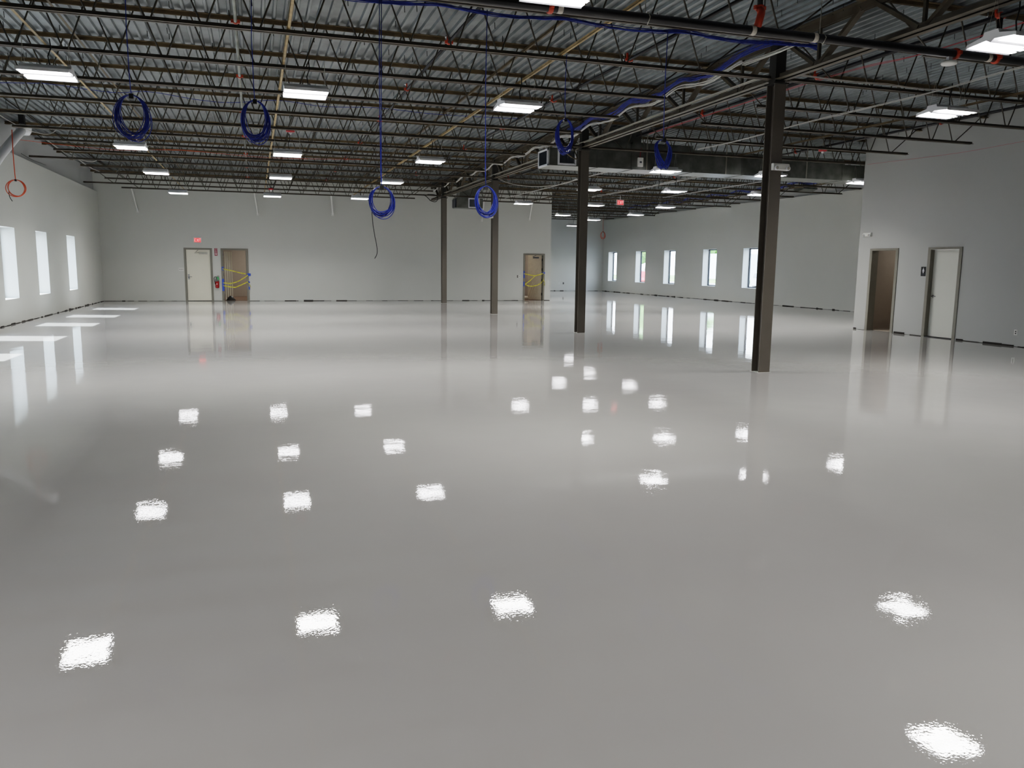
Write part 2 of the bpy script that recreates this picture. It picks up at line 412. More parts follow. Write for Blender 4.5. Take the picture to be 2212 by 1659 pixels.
# caution tape, as ribbons with sag
def ribbon(mb, pts, w, twist=0):
    n = len(pts); vs = []
    for i, p in enumerate(pts):
        a = twist*math.sin(i*1.3); p = Vector(p); u = Vector((0, math.sin(a), math.cos(a)))*w/2
        vs += [p-u, p+u]
    fs = [(2*i, 2*i+2, 2*i+3, 2*i+1) for i in range(n-1)]; mb.add(vs, fs)
def lerp3(pts, k=6):
    out = []
    for (a, b) in zip(pts[:-1], pts[1:]):
        for i in range(k): t = i/k; out.append(tuple(a[j]+(b[j]-a[j])*t for j in range(3)))
    out.append(pts[-1]); return out
yt = YF-.035
t = thing('caution_tape', 'yellow caution tape strung across the doorway beside the extinguisher', 'tape', (-.78, yt, 0))
for pts in ([(-1.27,1.34),(-.9,1.26),(-.5,1.16),(-.36,1.14)], [(-1.27,.76),(-.98,.73),(-.75,.79),(-.6,.86),(-.27,1.08)], [(-1.27,.64),(-1.0,.59),(-.79,.57),(-.5,.70),(-.3,.80),(-.22,.70),(-.16,.56)]):
    mb = MB(); ribbon(mb, lerp3([(x+.78, 0, z) for x, z in pts]), .045, .9); mb.build('tape_strip', M['tape'], t)
for (x0, z0, z1, w) in ((-1.30,1.28,1.42,.07),(-1.31,.42,.92,.08),(-.29,1.05,1.16,.13),(-.26,.48,.60,.05),(-.27,.76,.82,.07)):
    mb = MB(); mb.box(x0+.78, x0+.78+w, .008, .014, z0, z1); mb.build('painters_tape', M['btape'], t)
t = thing('caution_tape', 'yellow caution tape looped across the doorway near the alcove corner', 'tape', (12.5, yt, 0))
for pts in ([(12.0,1.25),(12.3,1.19),(12.55,1.16),(12.8,1.22),(12.98,1.29)], [(12.55,1.16),(12.3,.93),(12.06,.76)], [(12.06,.76),(12.2,.69),(12.42,.67),(12.65,.71),(12.85,.82),(12.97,.97),(13.0,1.22)], [(12.97,.95),(13.05,.85),(13.03,.72),(12.99,.8)]):
    mb = MB(); ribbon(mb, lerp3([(x-12.5, 0, z) for x, z in pts]), .045, .9); mb.build('tape_strip', M['tape'], t)
for (x0, z0, z1, w) in ((11.98,1.05,1.38,.05),(11.98,.66,.88,.05),(12.92,1.26,1.33,.12)):
    mb = MB(); mb.box(x0-12.5, x0-12.5+w, .008, .014, z0, z1); mb.build('painters_tape', M['btape'], t)

# ------------------------------------------------------------------ signs and wall devices
SEG = {'E': [((0,0),(0,1)),((0,1),(.8,1)),((0,.5),(.65,.5)),((0,0),(.8,0))], 'X': [((0,0),(.8,1)),((0,1),(.8,0))],
       'I': [((.15,0),(.15,1))], 'T': [((0,1),(.8,1)),((.4,0),(.4,1))]}
def letters(mb, txt, x, z, h, s, y, adv=1.08, th=.16):
    for ch in txt:
        for (a, b), (c, d_) in SEG[ch]: mb.bar((x+a*s, y, z+b*h), (x+c*s, y, z+d_*h), .004, th*h, up=(0,1,0)) if False else mb.bar((x+a*s, y, z+b*h), (x+c*s, y, z+d_*h), th*h, .006, up=(0,1,0))
        x += s*(adv if ch != 'I' else .5)
def exit_sign(label, loc, rz=0, hang=False):
    t = thing('exit_sign', label, 'sign', loc, rz)
    mb = MB(); mb.box(-.155,.155,-.025,.025,-.105,.105); mb.build('housing', M['whitep'], t)
    mb = MB(); mb.box(-.125,.125,-.031,-.024,-.082,.082); mb.build('sign_face', M['exitface'], t)
    mb = MB(); letters(mb, 'EXIT', -.10, -.055, .11, .062, -.034); mb.build('lettering', M['exitlet'], t)
    if hang:
        mb = MB(); mb.cyl((0,0,.105),(0,0,ZB-loc[2]-.02),.012,8); mb.build('stem', M['whitep'], t)
    return t
exit_sign('red EXIT sign on the far wall above the closed cream door', (-2.2, YF-.027, 2.5))
exit_sign('red EXIT sign hung from the joists right of the third column', (14.0, 30.0, 4.16), hang=True)
# extinguisher arrow sign
t = thing('extinguisher_sign', 'tall dark red sign with white arrow above the fire extinguisher', 'sign', (-1.505, YF-.004, 2.03))
mb = MB(); mb.box(-.055,.055,-.003,.003,-.155,.155); mb.build('plate', M['signred'], t)
mb = MB(); mb.box(-.035,.035,-.006,-.003,.108,.118); mb.box(-.035,.035,-.006,-.003,.130,.138); mb.box(-.013,.013,-.006,-.003,-.08,.08); mb.add([(-.04,-.005,-.075),(.04,-.005,-.075),(0,-.005,-.14)],[(0,1,2)]); mb.build('printed_arrow', M['signpink'], t)
# extinguisher
t = thing('fire_extinguisher', 'red fire extinguisher with a green tag hung between the two left far doors', 'fire extinguisher', (-1.50, YF-.10, .54))
mb = MB(); mb.lathe((0,0,0), [(.03,0),(.072,.012),(.075,.05),(.075,.26),(.07,.28)], 20); mb.build('cylinder_body', M['extred'], t)
mb = MB(); mb.lathe((0,0,.28), [(.07,0),(.06,.06),(.035,.11),(.022,.13),(.022,.16)], 20); mb.build('shoulder', M['galv'], t)
mb = MB(); mb.bar((-.02,0,.455),(.09,-.01,.47),.025,.012); mb.bar((-.02,0,.475),(.08,-.01,.52),.025,.01); mb.build('handle', M['blackp'], t)
mb = MB(); mb.tube([(-.02,0,.45),(-.08,-.01,.47),(-.115,-.01,.42),(-.11,0,.32),(-.09,0,.22),(-.085,0,.16)],.012,8); mb.build('hose', M['blackp'], t)
mb = MB(); mb.add([(-.02,-.06,.46),(.05,-.07,.47),(.1,-.06,.36),(.04,-.075,.34)],[(0,1,2,3)]); mb.build('inspection_tag', M['green'], t)
mb = MB(); mb.lathe((-.01,-.073,.17), [(.022,0),(.022,-.006)], 14, 'y'); mb.build('gauge_label', M['signpink'], t)
mb = MB(); mb.box(-.03,.03,.06,.102,.15,.45); mb.build('wall_bracket', M['blackp'], t)
# switch plates, outlets
def plate(label, x, z, w, h, n, y=YF, m='whitep', dots='blackp', hor=True):
    t = thing('switch_plate' if m == 'whitep' else 'outlet', label, 'switch plate' if m == 'whitep' else 'outlet', (x, y-.004, z))
    mb = MB(); mb.box(-w/2,w/2,-.004,.004,-h/2,h/2); mb.build('cover', M[m], t)
    for i in range(n):
        mb = MB(); cx = (i-(n-1)/2)*w/(n+.3) if hor else 0; cz = 0 if hor else (i-(n-1)/2)*h/n
        mb.box(cx-.008,cx+.008,-.009,-.003,cz-.02,cz+.02)
        mb.build('toggle' if m == 'whitep' else 'socket', M[dots], t)
    return t
plate('white triple switch plate left of the closed cream door', -2.875, 1.30, .19, .13, 3)
plate('small black switch plate left of the far right doorway', 11.69, 1.12, .05, .11, 1, m='blackp', dots='conduit')
plate('small white switch plate next to a black one by the far right doorway', 11.80, 1.12, .07, .12, 1)
plate('black outlet low on the alcove wall', 19.45, .5, .09, .13, 2, y=YA, m='blackp', dots='conduit', hor=False)
plate('small white outlet cover low on the alcove wall', 19.15, .5, .07, .12, 1, y=YA)
t = thing('outlet', 'white outlet with two black sockets low on the restroom wall at right', 'outlet', (XB-.005, 13.39, .31))
mb = MB(); mb.box(-.004,.004,-.04,.04,-.06,.06); mb.build('cover', M['whitep'], t)
for s in (-1, 1):
    mb = MB(); mb.lathe((-.004,0,s*.022), [(.014,0),(.014,-.004)], 12, 'x'); mb.build('socket', M['blackp'], t)
# restroom sign
t = thing('restroom_sign', 'black restroom sign with a pale figure beside the closed grey door', 'sign', (XB-.004, 16.105, 1.60))
mb = MB(); mb.box(-.003,.003,-.075,.075,-.115,.115); mb.build('plate', M['signblk'], t)
mb = MB(); xx = -.006
def fy(y, z): return (xx, -y, z)
mb.lathe((xx,0,.078), [(.011,0),(.011,.003)], 12, 'x')
mb.add([fy(-.018,.062),fy(.018,.062),fy(.036,-.0),fy(-.036,0)],[(0,1,2,3)]); mb.add([fy(-.018,0),fy(.018,0),fy(.012,-.045),fy(-.012,-.045)],[(0,1,2,3)])
mb.build('figure', M['signwht'], t)
mb = MB()
for i in range(5): mb.box(-.006,-.003,-.040+i*.017,-.030+i*.017,-.082,-.070)
mb.build('raised_line', M['galvb'], t)
# emergency lights
def emergency(label, loc, rz, s=1.0):
    t = thing('emergency_light', label, 'emergency light', loc, rz)
    mb = MB(); mb.prism([(-.0,-.05),(-.0,.05),(-.05,.05),(-.065,.03),(-.065,-.04),(-.05,-.05)], 'x', -.14, .14); mb.build('housing', M['whitep'], t)
    for sx in (-1, 1):
        mb = MB(); mb.lathe((sx*.10,-.06,-.022), [(.03,.0),(.036,-.02),(.036,-.035),(.026,-.04)], 16, 'y'); h = mb.build('lamp_head', M['white'], t)
        mb = MB(); mb.lathe((sx*.10,-.101,-.022), [(.025,0),(.02,-.003)], 16, 'y'); mb.build('lens', M['conduit'], h)
    return t
emergency('white twin-head emergency light on the nearest steel column', (7.66, 10.78, 3.15), 0)
emergency('white twin-head emergency light above the open doorway at the wall corner', (XB+.004, 18.10, 2.56), -PI/2)
emergency('small white emergency light high on the third steel column', (7.50, 25.9, 3.20), -PI/2)

# ------------------------------------------------------------------ steel columns
def column(label, y):
    t = thing('steel_column', label, 'column', (XC, y, 0)); w = .20; d = .20; c = .014
    mb = MB(); mb.box(-w/2,w/2,-d/2,-d/2+c,0,4.36); mb.box(-w/2,w/2,d/2-c,d/2,0,4.36); mb.box(-.006,.006,-d/2+c,d/2-c,0,4.36); mb.build('shaft', M['column'], t)
    mb = MB(); mb.box(-.13,.13,-.13,.13,4.36,4.385); mb.build('cap_plate', M['columnd'], t)
    mb = MB(); mb.box(-.085,.085,-.085,.085,4.385,5.06); mb.build('upper_stub', M['columnd'], t)
    mb = MB(); mb.box(-.115,.115,-.115,.115,0,.004); mb.build('sealant_ring', M['whitep'], t)
    return t
CN = ['nearest', 'second', 'third', 'farthest']
for i, nm in enumerate(CN):
    column('%s brown grey steel H column standing on the glossy floor' % nm, jy(4*i))

# ------------------------------------------------------------------ joist girders on the column line
def girder(y0, y1, label, first=False):
    L = y1-y0; t = thing('joist_girder', label, 'girder', (XC, y0, 0), group='joist girders on the column line')
    for s in (-1, 1):
        mb = MB(); x = s*.02; mb.box(min(x,x+s*.008),max(x,x+s*.008),.02,L-.02,4.93,5.04); mb.box(min(x,x+s*.09),max(x,x+s*.09),.02,L-.02,5.03,5.04); mb.build('top_chord', M['girder'], t)
        mb = MB(); mb.box(min(x,x+s*.009),max(x,x+s*.009),.10,L-.10,4.42,4.51); mb.box(min(x,x+s*.09),max(x,x+s*.09),.10,L-.10,4.42,4.43); mb.build('bottom_chord', M['joistb'], t)
    n = round(L/S)
    for i in range(n):
        a, b = i*S, (i+1)*S; m_ = (a+b)/2
        for p, q in (((a+.12,4.97),(m_-.06,4.47)), ((b-.12,4.97),(m_+.06,4.47))):
            mb = MB(); mb.bar((0,p[0],p[1]),(0,q[0],q[1]),.085,.05, up=(0,0,1)); mb.build('diagonal', M['girder'], t)
        mb = MB(); mb.box(-.02,.02,m_-.02,m_+.02,4.45,4.97); mb.build('vertical', M['rod'], t)
    return t
GN = ['girder from over the camera to the nearest column', 'girder between the nearest and second columns', 'girder between the second and third columns',
      'girder between the third and farthest columns', 'short girder from the farthest column to the far wall']
for i, nm in enumerate(GN):
    a = jy(4*(i-1)); b = jy(4*i) if i < 4 else YF
    girder(a, b, 'open web brown steel ' + nm)

# ------------------------------------------------------------------ bar joists
JC = {}
def joist_meshes(L, b0, b1, ph):
    """local x 0..L top chord, bottom chord b0..b1"""
    k = (round(L,2), round(b0,2), round(b1,2), ph)
    if k in JC: return JC[k]
    tc = MB(); bc = MB(); wb = MB()
    for s in (-1, 1):
        y = s*.012
        tc.box(0, L, min(y,y+s*.007), max(y,y+s*.007), 5.035, 5.09); tc.box(0, L, min(y,y+s*.05), max(y,y+s*.05), 5.083, 5.09)
        bc.box(b0, b1, min(y,y+s*.007), max(y,y+s*.007), 4.435, 4.485); bc.box(b0, b1, min(y,y+s*.045), max(y,y+s*.045), 4.435, 4.442)
    P = .62; n0 = max(b0, .75); pts = []
    x = ph
    while x < max(b0,.7)+.1: x += P
    pts.append((max(x-P*.5-.5, .12), 0, 5.06)); 
    end = min(b1, L-.7) - .1
    while x < end:
        pts += [(x-.03,0,4.462),(x+.03,0,4.462)]
        if x+P < end: pts += [(x+P/2-.05,0,5.06),(x+P/2+.05,0,5.06)]
        last = x; x += P
    pts.append((min(last+P*.5+.5, L-.12), 0, 5.06))
    wb.tube(pts, .0115, 5)
    JC[k] = (tc.mesh('top_chord', M['joist']), bc.mesh('bottom_chord', M['joistb']), wb.mesh('web', M['rod'])); return JC[k]
def joist(x0, x1, y, b0, b1, ph, label, group):
    t = thing('bar_joist', label, 'roof joist', (x0, y, 0), group=group)
    a, b, c = joist_meshes(x1-x0, b0-x0, b1-x0, ph)
    obj('top_chord', a, t); obj('bottom_chord', b, t); obj('web', c, t)
    s = MB(); s.box(0,.12,-.05,.05,5.02,5.035) ; s.box(x1-x0-.12,x1-x0,-.05,.05,5.02,5.035)
    if 'seat' not in JC: JC['seat'] = {}
    key = round(x1-x0,2)
    if key not in JC['seat']: JC['seat'][key] = s.mesh('bearing_seat', M['joist'])
    obj('bearing_seat', JC['seat'][key], t); return t
ORD = ['', 'first', 'second', 'third']
def jlabel(k, side):
    if k < 0:
        return 'dark steel bar joist %s of the girder, %s' % (side, {-1: 'alongside the thick black sprinkler pipe', -2: 'one nearer the camera than the black pipe', -3: 'two nearer the camera than the black pipe'}[k])
    c, r = divmod(k, 4)
    if k >= 12 and r: return 'dark steel bar joist %s of the girder, %s beyond the farthest column' % (side, ORD[r])
    if r == 0: return 'dark steel bar joist %s of the girder meeting the %s column' % (side, CN[c])
    return 'dark steel bar joist %s of the girder, %s beyond the %s column' % (side, ORD[r], CN[c])
ph0 = (2.83 + 5.7) % .62
for k in range(-3, 14):
    full = (k % 4 == 0)
    joist(XL-.08, XC-.06, jy(k), XL-.02 if full else -4.86, XC-.12 if full else 6.75, ph0, jlabel(k, 'left'), 'bar joists left of the girder')
for k in range(-3, 20):
    near = k < 4; full = (k % 4 == 0)
    x1 = XB-.02 if near else XR+.1
    b1 = 15.42 if near else 20.55
    if k in (8, 12, 16): b1 = 21.3
    if k >= 13 and k*S+Y0 > YF:
        x0 = 13.35; b0 = 13.4; lab = 'dark steel bar joist over the alcove, number %d beyond the far wall corner' % (k-13)
        lab = 'dark steel bar joist over the alcove, %s beyond the far wall corner' % ['', 'first', 'second', 'third', 'fourth', 'fifth', 'sixth'][k-13]
        grp = 'bar joists over the alcove'
    else:
        x0 = XC+.06; b0 = 7.8 if (full and k < 13) else 8.55; lab = jlabel(k, 'right'); grp = 'bar joists right of the girder'
    joist(x0, x1, jy(k)+(.07 if k == 4 else 0), b0, b1, .41, lab, grp)

# tan bridging angles crossing the joists
def bridging(x, y0, y1, z, label, m='bridge', w=.035):
    mb = MB(); mb.box(x, x+w, y0, y1, z, z+.005); mb.box(x, x+.005, y0, y1, z, z+w)
    o = mb.build('bridging_angle', M[m]); tag(o, label, 'bridging', 'bridging angles across the joists'); return o
for x, nm in ((-2.6, 'left'), (.48, 'middle'), (4.1, 'right')):
    bridging(x, 3.2, 35.5, 4.488, 'tan steel bridging angle along the bottom chords, %s of three in the left bay' % nm)
    bridging(x+.10, 3.2, 35.5, 5.0, 'brown bridging angle along the top chords, %s of three in the left bay' % nm, 'joist')
for x, nm in ((12.0, 'left'), (18.6, 'right')):
    bridging(x, 3.2 if x < 15 else 18.5, 35.9, 4.488, 'brown bridging angle right of the girder, %s of two' % nm, 'joist')

# ------------------------------------------------------------------ high bay lights
def high_bay(loc, label, cl=.45):
    t = thing('high_bay_light', label, 'ceiling light', loc, group='linear high bay lights')
    h = MB(); a = .31
    # folded sheet housing, profile in Y/Z extruded along X, plus end plates
    prof = [(-.31,.0),(-.30,.045),(-.10,.085),(-.085,.125),(.085,.125),(.10,.085),(.30,.045),(.31,0),(.29,.012),(.05,.035),(0,.005),(-.05,.035),(-.29,.012)]
    n = len(prof); vs = [(-.30,y,z) for y,z in prof]+[(.30,y,z) for y,z in prof]
    h.add(vs, [(i,(i+1)%n,n+(i+1)%n,n+i) for i in range(n)])
    for x in (-.305, .30): h.prism(prof, 'x', x, x+.005)
    h.build('housing', M['white'], t)
    for i, y in enumerate((-.235,-.120,.120,.235)):
        s = MB(); w = .037; zc = .012
        sl = .03*(1 if y < 0 else -1)
        s.add([(-.295,y-w,zc-.008),(.295,y-w,zc-.008),(.295,y+w,zc-.008),(-.295,y+w,zc-.008)], [(0,1,2,3)])
        me = s.mesh('light_strip', M['led'])
        obj('light_strip', me, t)
    lp = bpy.data.lights.new('fixture_lamp', 'AREA'); lp.shape = 'RECTANGLE'; lp.size = .58; lp.size_y = .54; lp.energy = LAMP; lp.spread = math.radians(140); lp.color = (1,.972,.90)
    lo = bpy.data.objects.new('fixture_lamp', lp); lo.location = (0,0,-.004); lo.parent = t; COL.objects.link(lo)
    for x in (-.27, .27):
        w = MB(); zt = ZB-loc[2]+.0
        w.tube([(x,-.08,.125),(x,0,zt)], .0025, 4); w.tube([(x,.08,.125),(x,0,zt)], .0025, 4); w.build('hanger_wire', M['conduit'], t)
    w = MB(); w.tube([(.04,0,.125),(.02,.0,.25),(.06,.01,.36),(.05,0,ZB-loc[2])], .008, 6); w.build('power_cord', M['blackp'], t)
    return t
ZL = 4.0
lights = [
 (2.68,7.07,'nearest ceiling light at the top edge, in front of the black pipe'),
 (7.76,6.97,'large ceiling light at the upper right corner of the view'),
 (-2.5,12.33,'leftmost ceiling light of the front row, above the left windows'),
 (.78,12.33,'middle ceiling light of the front row in the left bay, beside a blue coil'),
 (3.93,12.2,'right ceiling light of the front row in the left bay, before the blue cable loops'),
 (10.25,10.25,'ceiling light just right of the nearest column, high by the restroom wall'),
 (-2.43,19.33,'leftmost ceiling light of the second row in the left bay'),
 (.79,19.24,'middle ceiling light of the second row in the left bay'),
 (4.03,19.18,'right ceiling light of the second row in the left bay'),
 (-2.49,24.6,'leftmost ceiling light of the third row in the left bay'),
 (.8,24.5,'middle ceiling light of the third row in the left bay'),
 (3.99,24.5,'right ceiling light of the third row, above the low blue coil'),
 (-2.49,31.4,'leftmost ceiling light of the last row, nearest the far wall'),
 (.71,31.3,'middle ceiling light of the last row before the far wall'),
 (3.83,30.9,'right ceiling light of the last row, left of the low blue coil'),
 (10.1,30.5,'ceiling light right of the third column, before the far right doorway'),
 (9.97,18.73,'ceiling light under the duct, below the loose blue coil'),
 (10.15,24.05,'ceiling light half hidden by the second column, beyond the duct'),
 (12.85,23.5,'ceiling light beyond the duct, right of the hanging EXIT sign'),
 (14.08,36.5,'ceiling light at the mouth of the alcove'),
 (12.95,30.1,'ceiling light left of the hanging EXIT sign'),
 (16.96,34.6,'ceiling light below and right of the hanging EXIT sign, toward the windows'),
 (15.9,29.75,'ceiling light right of the EXIT sign, over the right hand windows'),
 (15.9,23.3,'ceiling light partly behind the nearest column, low of two'),
 (12.9,18.5,'ceiling light partly behind the nearest column, just under the duct'),
 (16.2,18.95,'ceiling light cut off by the corner of the restroom wall'),
 (16.9,39.4,'farthest ceiling light, deep in the alcove'),
 (18.25,45.6,'added ceiling light hidden behind the second column, at the back of the alcove'),  # added out of sight to brighten the alcove
 (-2.6,1.2,'added unseen ceiling light behind the viewpoint, far left'), (4.0,.6,'added unseen ceiling light behind the viewpoint, right of centre'),  # both added out of view to brighten the near floor
]
proto = None
for x, y, lab in lights:
    if proto is None: proto = high_bay((x,y,ZL), lab)
    else: dup(proto, (x,y,ZL), lab)

# ------------------------------------------------------------------ sprinkler pipes
py, pz = 8.60, 4.373
t = thing('sprinkler_main', 'thick black sprinkler main running across the top of the view', 'pipe', (0, py, pz))
mb = MB(); mb.cyl((-1.5,0,0),(15.6,0,0),.0505,20); mb.build('pipe', M['black'], t)
def coupling(mb, c, ax, r, w=.05):
    mb.lathe(c, [(r*1.0,-w/2),(r*1.3,-w/2),(r*1.38,0),(r*1.3,w/2),(r,w/2)], 18, ax)
    o = {'x': (0,1,0), 'y': (1,0,0), 'z': (1,0,0)}[ax]
    for s in (-1,1):
        p = Vector(c)+Vector(o)*s*r*1.5; mb.box(p.x-.018,p.x+.018,p.y-.018,p.y+.018,p.z-.022,p.z+.022)
for x in (3.12, 8.65, 9.31):
    mb = MB(); coupling(mb, (x,0,0), 'x', .051); mb.build('coupling', M['red'], t)
for x in (3.23, 5.64, 6.50, 9.19):
    mb = MB(); mb.lathe((x,0,-.002), [(.0515,-.03),(.0545,-.015),(.056,.012),(.0515,.03)], 18, 'x'); mb.build('thread_sealant', M['seal'], t)
mb = MB(); mb.tube([(5.70,0,.03),(5.72,0,.11),(5.75,.02,.18),(5.80,.08,.24),(5.82,.15,.30)], .045, 12); coupling(mb, (5.82,.15,.31), 'z', .038); mb.build('elbow', M['red'], t)
mb = MB(); mb.cyl((5.82,.15,.30),(5.82,.15,.53),.034,12); mb.build('riser', M['black'], t)
mb = MB(); mb.cyl((9.33,.0,.05),(9.33,.0,.52),.034,12); mb.build('riser', M['black'], t)
for x in (4.28, 6.62, 1.0):
    mb = MB(); mb.tube([(x,-.064,.0),(x,0,-.066),(x,.064,0),(x,.064,.25),(x,.06,.5)], .006, 6); mb.tube([(x,-.064,0),(x,0,.066),(x,.064,.0)],.006,6); mb.build('pipe_hanger', M['conduit'], t)
def branch(x, y0, y1, label, heads, z=4.9, r=.024, m='black'):
    t = thing('sprinkler_branch', label, 'pipe', (x, y0, z), group='sprinkler branch lines')
    mb = MB(); mb.cyl((0,0,0),(0,y1-y0,0),r,10); mb.build('pipe', M[m], t)
    for y in heads:
        mb = MB(); coupling(mb, (0,y-y0,0), 'y', r+.004, .045); mb.box(-.012,.012,y-y0+.06,y-y0+.084,.02,.12); mb.build('coupling', M['red'], t)
        mb = MB(); yy = y-y0+.20; mb.cyl((0,yy,.02),(0,yy,.10),.012,8); mb.lathe((0,yy,.10),[(.012,0),(.007,.02),(.022,.025),(.022,.028)],10); mb.build('sprinkler_head', M['chrome'], t)
hb = [12.3, 15.75, 19.3, 23.0, 26.6, 30.2, 33.8]
branch(-.14, 8.75, 35.6, 'thin grey sprinkler branch pipe, leftmost, crossing the joists', hb, m='galv')
branch(2.87, 8.75, 35.6, 'thin black sprinkler branch pipe, second from left, crossing the joists', hb)
branch(5.82, 8.70, 35.6, 'thin black sprinkler branch pipe just left of the girder', hb)
branch(9.33, 4.0, 35.6, 'black sprinkler branch pipe just right of the girder', [8.6, 12.2, 15.9, 23, 30], r=.034)
branch(14.75, 4.0, 35.6, 'black sprinkler branch pipe close to the restroom wall', [9.5, 14.9, 20, 27, 33.5], r=.03)
# small red fittings hanging below the last joists on the left
t = thing('occupancy_sensor', 'round white sensor disc under the black main at upper right', 'sensor', (8.56, 8.60, 4.25))
mb = MB(); mb.lathe((0,0,0), [(.04,-.022),(.088,-.018),(.10,0),(.09,.022),(.03,.03)], 28); mb.build('disc', M['whitep'], t)
mb = MB(); mb.box(-.03,.03,-.02,.02,.03,.08); mb.build('mount', M['white'], t)
def strobe(label, loc):
    t = thing('fire_strobe', label, 'alarm device', loc)
    mb = MB(); mb.lathe((0,0,0), [(.07,0),(.10,.012),(.10,.045),(.08,.06)], 20); mb.build('body', M['redp'], t)
    mb = MB(); mb.lathe((0,0,0), [(.02,-.045),(.035,-.02),(.035,0)], 12); mb.build('lens', M['white'], t)
    mb = MB(); mb.box(-.05,.05,-.05,.05,.06,.10); mb.cyl((0,0,.1),(0,0,ZD+.03-loc[2]),.012,8); mb.build('back_box', M['galv'], t)
strobe('red ceiling strobe between the joists above the middle left bay lights', (.88, 19.6, 4.56))
strobe('red ceiling strobe right of the nearest column, below the duct line joists', (13.1, 16.75, 4.42))
strobe('red ceiling strobe hanging by the last left bay joists', (.7, 32.7, 4.36))

# ------------------------------------------------------------------ ducts
def duct_main():
    t = thing('air_duct', 'long galvanised rectangular air duct running right from the second column', 'duct', (6.95, 19.0, 4.06))
    secs = [(.0,1.25),(1.26,2.2),(2.21,3.9),(3.91,5.4),(5.41,6.6),(6.61,8.6),(8.61,11.0),(11.01,14.4)]
    zt = [.42,.62,.66,.56,.56,.56,.42,.40]
    for (a, b), z in zip(secs, zt):
        mb = MB(); mb.box(a, b, 0, .85, 0, z); mb.build('duct_section', M['galv'], t)
        mb = MB(); mb.box(b-.012, b+.022, -.012, .862, -.012, z+.012); mb.build('flange', M['galv'], t)
    mb = MB(); mb.box(1.6, 2.5, .1, .8, .6, 1.02); mb.build('riser_box', M['galv'], t)
    for a, b, side in ((.25,.65,'y'), (.06,.75,'x')):
        if side == 'y':
            fr = MB(); z0, z1 = .03, .40
            fr.box(a-.04,b+.04,-.03,-.0,z0-.01,z0+.03); fr.box(a-.04,b+.04,-.03,0,z1-.03,z1+.01); fr.box(a-.04,a,-.03,0,z0+.03,z1-.03); fr.box(b,b+.04,-.03,0,z0+.03,z1-.03)
            g = fr.build('grille_frame', M['white'], t)
            sl = MB(); sl.box(a,b,-.008,-.004,z0+.03,z1-.03)
            for i in range(9): x = a+.02+i*(b-a-.04)/8; sl.box(x-.004,x+.004,-.022,-.004,z0+.03,z1-.03)
            sl.build('slat', M['galvb'], g)
        else:
            fr = MB(); z0, z1 = .0, .40
            fr.box(-.04,0,a,b,z0,z0+.04); fr.box(-.04,0,a,b,z1-.04,z1); fr.box(-.04,0,a,a+.04,z0,z1); fr.box(-.04,0,b-.04,b,z0,z1)
            g = fr.build('grille_frame', M['white'], t)
            sl = MB(); sl.box(-.012,-.006,a+.04,b-.04,z0+.04,z1-.04)
            for i in range(12): y = a+.07+i*(b-a-.14)/11; sl.box(-.03,-.006,y-.004,y+.004,z0+.04,z1-.04)
            sl.build('slat', M['galvb'], g)
    for x in (2.6, 4.9, 7.4, 10.0):
        mb = MB(); mb.box(x, x+.03, -.02, -.012, 0, 1.02); mb.build('hanger_strap', M['conduit'], t)
duct_main()
t = thing('air_duct', 'small galvanised duct outlet between the third and farthest columns', 'duct', (8.25, 33.9, 4.02))
mb = MB(); mb.box(0,1.15,0,.7,0,.42); mb.build('duct_section', M['galv'], t)
mb = MB(); mb.box(.15,1.0,.05,.65,.42,1.06); mb.build('riser_box', M['galv'], t)
fr = MB(); a, b, z0, z1 = .55, .95, .04, .38
fr.box(a-.04,b+.04,-.03,0,z0-.03,z0+.01); fr.box(a-.04,b+.04,-.03,0,z1-.01,z1+.03); fr.box(a-.04,a,-.03,0,z0+.01,z1-.01); fr.box(b,b+.04,-.03,0,z0+.01,z1-.01)
g = fr.build('grille_frame', M['white'], t); sl = MB(); sl.box(a,b,-.008,-.004,z0,z1)
for i in range(8): x = a+.02+i*(b-a-.04)/7; sl.box(x-.004,x+.004,-.022,-.004,z0,z1)
sl.build('slat', M['galvb'], g)
mb = MB(); mb.box(-.05,.0,.1,.6,.02,.36); mb.build('end_grille', M['galvb'], t)
# control box under the duct
t = thing('control_box', 'small white control box hanging in front of the long duct', 'control box', (9.37, 18.962, 4.13))
mb = MB(); mb.box(-.07,.07,-.03,.03,0,.22); mb.build('case', M['whitep'], t)
mb = MB(); mb.box(-.03,.03,-.034,-.03,.09,.13); mb.build('display', M['galvb'], t)
mb = MB(); mb.tube([(0,.02,.22),(.01,.02,.35),(.03,.02,.46)], .008, 6); mb.build('red_wire', M['redc'], t)
# grey speaker box by outer wall
t = thing('hanging_box', 'small grey box hung from the joists near the right hand windows', 'box', (19.3, 25.5, 4.50))
mb = MB(); mb.prism([(-.3,0),(-.2,.16),(.2,.16),(.3,0),(0,-.08)], 'x', -.3, .3); mb.build('case', M['galv'], t)
mb = MB(); mb.cyl((0,0,.16),(0,0,.55),.012,6); mb.build('stem', M['conduit'], t)
# ------------------------------------------------------------------ left wall: roof drain pipe and speaker
t = thing('roof_drain_pipe', 'fat white insulated pipe sloping from the left wall up to the deck', 'pipe', (-5.6, 24.6, 4.9))
mb = MB(); mb.tube([(-.02,-3.9,-1.62),(0,-2.4,-.86),(0,-1.0,-.26),(0,-.35,.0)], .105, 18); mb.build('insulated_pipe', M['white'], t)
mb = MB(); mb.lathe((0,-.12,-.02), [(.13,-.05),(.17,.02),(.19,.14),(.19,.2)], 18); mb.build('drain_bowl', M['white'], t)
mb = MB(); mb.box(-5.34,-5.22,22.9,23.05,4.88,5.10); tag(mb.build('wall_speaker', M['soot']), 'black box under the deck beside the white sloping pipe', 'box')
